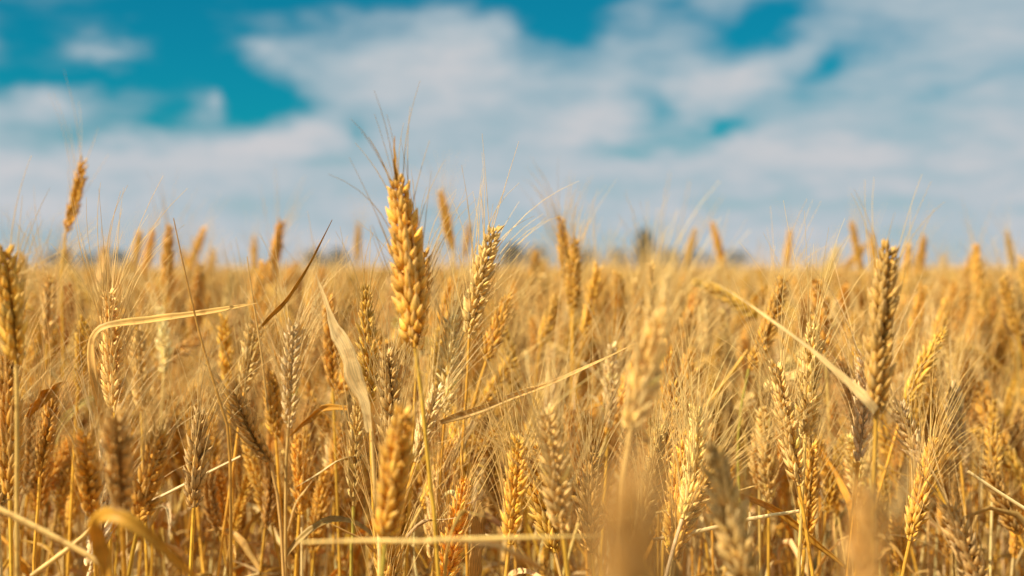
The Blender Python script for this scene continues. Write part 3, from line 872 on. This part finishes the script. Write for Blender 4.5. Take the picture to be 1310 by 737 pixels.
stalk([(612, 640), (610, 690), (604, 760)], .98, [], tone('grey', .02), 'hanging greyish leaf strip at the bottom edge by the sharp ear stem', 'dry_leaf', 'leaf', None, None, False, (.0105, (.2, -1, .1), .25, (0, 30), ([0, .2, .8, 1], [.2, 1, .9, .7])))
stalk([(80, 489), (66, 500), (50, 512), (32, 532)], 1.0, [], tone('amber', .02) * .95, 'brown shrivelled leaf clinging to the dark amber ear', 'dry_leaf', 'leaf', None, None, False, (.008, (.3, -1, .3), .9, (0, 60), ([0, .3, .7, 1], [.1, 1, .9, .5])))
stalk([(965, 622), (860, 652), (770, 668)], 1.0, [.0006, .0009, .001], tone('straw', .02), 'thin straw lying behind the nearest blurred blob', 'dry_straw', 'straw', None, None, False)
stalk([(40, 737), (90, 700), (112, 680), (128, 655)], .80, [.0013, .0014, .0012, .0006], tone('straw', .02), 'short straw crossing the sloping straw in the bottom corner', 'dry_straw', 'straw', None, None, False)
stalk([(960, 655), (958, 700), (956, 745)], .97, [.0014, .0017, .0017], tone('pale', .02), 'thick cut pale stalk ending below the outer crisp ear')
stalk([(139, 700), (142, 745)], .64, [.0016, .0016], tone('amber', .02), 'low stalk whose wide blurred leaf folds over in the bottom corner', 'bare_stalk', 'stalk',
      ([(150, 790, .64), (136, 735, .64), (128, 694, .635), (124, 672, .63), (134, 659, .625), (155, 660, .62), (180, 678, .62), (215, 708, .625), (262, 748, .64)], .0066, (.1, -1, .7), .5, tone('gold', .02), (0, -30),
       ([0, .3, .5, .7, 1], [.8, 1, 1, .8, .2])))
stalk([(1172, 575), (1150, 640), (1120, 700), (1100, 760)], .42, [], tone('pale', .02), 'pale blurred blade crossing beside the second blurred blob', 'dry_leaf', 'leaf', None, None, True, (.0085, (.1, -1, .2), .5, (0, 30), ([0, .2, .4, 1], [.1, 1, .8, .6])))

# ------------------------------------------------------------------ more plants of the front rows, each on its own
ORD = ['nearest', 'second', 'third', 'fourth', 'fifth', 'sixth', 'seventh', 'eighth', 'ninth', 'tenth', 'eleventh', 'twelfth', 'thirteenth', 'fourteenth', 'fifteenth', 'sixteenth', 'seventeenth', 'eighteenth']
COLWORD = {'amber': 'amber', 'gold': 'golden', 'straw': 'straw-coloured', 'pale': 'pale', 'grey': 'greyish', 'brown': 'brown'}
fill = []
tries = 0
N_FILL = 300 - len(H)
occupied = [(h['mid'][0], h['mid'][1], h['d']) for h in H]
while len(fill) < N_FILL and tries < 20000:
    tries += 1
    d = rng.uniform(0.86, 1.62)
    hw = 655 * d / F_PX + 0.01
    sky_row = len(fill) < 34
    if sky_row:                                        # second rank: ears that break the line of the horizon
        d = rng.uniform(1.5, 2.7)
        hw = 655 * d / F_PX
    x = rng.uniform(-hw, hw)
    px0 = 655 + x * F_PX / d
    if d < 1.0:
        ztop = rng.normal(0.755, 0.020)
    else:
        ztop = rng.normal(0.785, 0.036)
    if sky_row:
        ztop = CAM_Z + rng.uniform(-6, 34) * d / F_PX
    elif ztop > CAM_Z + 0.012 * d - 0.01:
        continue
    L = rng.uniform(0.062, 0.092)
    lean = abs(rng.normal(0, 0.22)) * (1 if rng.random() < .6 else -1) + 0.05
    if rng.random() < 0.16:
        lean = rng.choice([-1, 1]) * rng.uniform(.5, 1.1)
    dy = rng.normal(0, 0.22)
    T = unit(np.array([math.sin(lean), dy, math.cos(lean)]))
    tip = np.array([x, d, ztop])
    base = tip - T * L
    tx, ty, td = to_px(tip)
    bx, by, bd = to_px(base)
    if ty > 725 or tx < 4 or tx > 1306:
        continue
    mx, my = (tx + bx) / 2, (ty + by) / 2
    bad = False
    for h in H:
        wx = 26 * 0.95 / h['d'] + 10
        if d < h['d'] + 0.06 and max(ty, h['tip'][1]) < min(by, h['base'][1]) + 8 and min(tx, bx) - 16 < max(h['tip'][0], h['base'][0]) + wx * .5 and max(tx, bx) + 16 > min(h['tip'][0], h['base'][0]) - wx * .5:
            bad = True
            break
    if bad:
        continue
    if any(math.hypot((a - mx), (b - my) * .6) < 20 * 1.0 / d and abs(c - d) < .5 for a, b, c in occupied):
        continue
    occupied.append((mx, my, d))
    cn = rng.choice(['amber', 'gold', 'straw', 'pale', 'grey', 'brown'], p=[.22, .40, .20, .05, .08, .05])
    fill.append(dict(seed=1000 + len(fill), tip=tip, base=base, mid=(mx, my), d=d, col=cn, lean=math.degrees(math.atan2(tx - bx, by - ty))))

BURIED = (1030, 1031, 1034, 1097, 1205)                                            # plants that others hide completely are left out
fill = [f for f in fill if f['seed'] not in BURIED]
groups = {}
for f in fill:
    best = min(H, key=lambda h: math.hypot(f['mid'][0] - h['mid'][0], (f['mid'][1] - h['mid'][1]) * .7) + (500 if h['d'] < .5 else 0))
    dx, dy = f['mid'][0] - best['mid'][0], f['mid'][1] - best['mid'][1]
    if abs(dy) > abs(dx) * 1.4:
        side = 'above' if dy < 0 else 'below'
    else:
        side = 'left of' if dx < 0 else 'right of'
    groups.setdefault((best['handle'], side), []).append((math.hypot(dx, dy), f))
for (handle, side), lst in groups.items():
    lst.sort(key=lambda t: t[0])
    for i, (_, f) in enumerate(lst):
        a = f['lean']
        pose = 'upright' if abs(a) < 12 else ('leaning' if abs(a) < 35 else 'sharply tilted')
        if f['d'] > 1.3:
            pose = 'blurred ' + pose
        if len(lst) == 1:
            f['label'] = f"{COLWORD[f['col']]} {pose} ear, alone {side} {handle}"
        else:
            f['label'] = f"{COLWORD[f['col']]} {pose} ear, {ORD[min(i, 17)]} of {len(lst)} {side} {handle}"
        if len(f['label'].replace('-', ' ').split()) > 16:
            f['label'] = f['label'].replace(', alone', ' alone')
for f in fill:
    rng = np.random.default_rng(f['seed'])
    wheat_plant(f['base'], f['tip'], tone(f['col'], .08), f['label'], None, rng.uniform(.95, 1.25), rng.uniform(0, 3.14), rng.uniform(.05, .078), rng.uniform(.5, 1.0) if f['d'] < 1.2 else rng.uniform(.2, .6),
                rng.normal(0, .07), 2, tone(rng.choice(['gold', 'straw', 'straw', 'gold', 'pale', 'amber', 'grey']), .1), 0 if f['d'] < 1.25 else 1, rng.uniform(.9, 1.25), wind=(rng.normal(.12, .12), 0, 0))

# ------------------------------------------------------------------ the rest of the field, past counting
rng = np.random.default_rng(77)


def field_plant(i):
    acc = Acc()
    lean = rng.normal(0, 0.16) if i % 6 else rng.uniform(-.9, .9)
    h = 0.80
    T = unit(np.array([math.sin(lean), rng.normal(0, .12), math.cos(lean)]))
    L = rng.uniform(.065, .09)
    tip = np.array([0, 0, h])
    base = tip - T * L
    ctrl = (base + tip) / 2 + rng.normal(0, .004, 3)
    q = np.linspace(0, 1, 8)[:, None]
    axis = (1 - q) ** 2 * base + 2 * q * (1 - q) * ctrl + q * q * tip
    cn = ['gold', 'amber', 'straw', 'gold', 'pale', 'gold', 'amber', 'brown'][i % 8]
    add_ear(acc, acc, axis, tone(cn, .05), rng.uniform(1.0, 1.25), 1, rng.uniform(0, 3.14), rng.uniform(.04, .06), rng.uniform(.08, .35), (.12, 0, 0), 0, 1, rng.uniform(.9, 1.2))
    dirn = unit(unit(ctrl - base) * np.array([.5, .5, 0]) + np.array([0, 0, 1]))
    p1 = base - dirn * .06
    p2 = p1 - unit(dirn + np.array([0, 0, .6])) * .16
    root = np.array([p2[0] - dirn[0] * .05, p2[1] - dirn[1] * .05, -0.06])
    path = spline([root, (root + p2) / 2 + np.append(rng.normal(0, .01, 2), 0), p2, p1, base], 16)
    tube(acc, path, stem_rad(path[:, 2]), 5, tone(rng.choice(['gold', 'straw', 'pale', 'straw', 'gold', 'amber']), .1), 2)
    for _ in range(2):
        zi = rng.uniform(.42, .70)
        p0 = np.array([np.interp(zi, path[:, 2], path[:, j]) for j in range(3)])
        ribbon(acc, leaf_path(p0, rng.uniform(0, 6.28), rng.uniform(35, 75), rng.uniform(.07, .17), rng.uniform(40, 170), 9), rng.uniform(.004, .009), (rng.normal(), -1, rng.normal()), .6,
               tone(rng.choice(['straw', 'gold', 'pale']), .1), (0, rng.uniform(-200, 200)), 3)
    return bpy.data.objects.new('field_plant', acc.mesh('field_plant', MATS))


sources = [field_plant(i) for i in range(18)]


def scatter(rows, name):
    pts, rot, scl, idx = [], [], [], []
    for (n, y0, y1, margin, mu, sd) in rows:
        y = np.sqrt(rng.uniform(max(y0, 0) ** 2, y1 ** 2, n)) if y0 > 0 else rng.uniform(y0, y1, n)
        hw = np.tan(R(20)) * np.maximum(y, 0) + margin
        x = rng.uniform(-1, 1, n) * hw
        pts.append(np.column_stack([x, y, np.zeros(n)]))
        rot.append(np.column_stack([rng.normal(0, .05, n), rng.normal(0, .05, n), rng.uniform(0, 6.28, n)]))
        tall = rng.random(n) < (0.22 if 1.5 < y0 < 5 else 0)
        scl.append(np.where(tall, rng.normal(mu + .052, .020, n), np.clip(rng.normal(mu, sd, n), .8, mu + 1.5 * sd)))
    return np.concatenate(pts), np.concatenate(rot), np.concatenate(scl)


def build_field():
    P, Rt, S = scatter([(330, 1.15, 1.65, .03, .885, .03), (680, 1.58, 2.4, .06, .98, .052), (1700, 2.3, 4.2, .5, .985, .050), (4200, 4.0, 10, 1.0, .99, .042), (9000, 10, 23, 3, .985, .036)], 'wheat_field')
    # outside the frame, beside the front rows: these shade them as the real field does
    n = 1300
    y = rng.uniform(-.5, 2.4, n)
    x = rng.uniform(-1.5, 1.3, n)
    keep = (np.abs(x) > 0.375 * np.maximum(y, 0) + .05) & (np.hypot(x, y) > .42)
    x, y = x[keep], y[keep]
    P = np.concatenate([P, np.column_stack([x, y, 0 * x])])
    Rt = np.concatenate([Rt, np.column_stack([0 * x, 0 * x, rng.uniform(0, 6.28, len(x))])])
    S = np.concatenate([S, np.clip(rng.normal(.96, .04, len(x)), .85, 1.03)])
    me = bpy.data.meshes.new('wheat_field')
    me.vertices.add(len(P))
    me.vertices.foreach_set('co', P.astype(np.float32).ravel())
    me.attributes.new('turn', 'FLOAT_VECTOR', 'POINT').data.foreach_set('vector', Rt.astype(np.float32).ravel())
    me.attributes.new('size', 'FLOAT', 'POINT').data.foreach_set('value', S.astype(np.float32))
    me.attributes.new('pick', 'INT', 'POINT').data.foreach_set('value', rng.integers(0, len(sources), len(P)).astype(np.int32))
    o = bpy.data.objects.new('wheat_field', me)
    COL.objects.link(o)
    tag(o, kind='stuff')
    ng = bpy.data.node_groups.new('wheat_field', 'GeometryNodeTree')
    ng.interface.new_socket('Geometry', in_out='INPUT', socket_type='NodeSocketGeometry')
    ng.interface.new_socket('Geometry', in_out='OUTPUT', socket_type='NodeSocketGeometry')
    N, L = ng.nodes, ng.links
    gi, go = N.new('NodeGroupInput'), N.new('NodeGroupOutput')
    join = N.new('GeometryNodeJoinGeometry')
    for s in sources:
        oi = N.new('GeometryNodeObjectInfo')
        oi.inputs['Object'].default_value = s
        oi.inputs['As Instance'].default_value = False
        g2 = N.new('GeometryNodeGeometryToInstance')
        L.new(oi.outputs['Geometry'], g2.inputs[0])
        L.new(g2.outputs[0], join.inputs[0])
    def attr(name, typ):
        a = N.new('GeometryNodeInputNamedAttribute')
        a.data_type = typ
        a.inputs['Name'].default_value = name
        return a.outputs['Attribute']
    iop = N.new('GeometryNodeInstanceOnPoints')
    L.new(gi.outputs[0], iop.inputs['Points'])
    L.new(join.outputs[0], iop.inputs['Instance'])
    iop.inputs['Pick Instance'].default_value = True
    L.new(attr('pick', 'INT'), iop.inputs['Instance Index'])
    e2r = N.new('FunctionNodeEulerToRotation')
    L.new(attr('turn', 'FLOAT_VECTOR'), e2r.inputs[0])
    L.new(e2r.outputs[0], iop.inputs['Rotation'])
    L.new(attr('size', 'FLOAT'), iop.inputs['Scale'])
    L.new(iop.outputs[0], go.inputs[0])
    md = o.modifiers.new('wheat_field', 'NODES')
    md.node_group = ng


build_field()
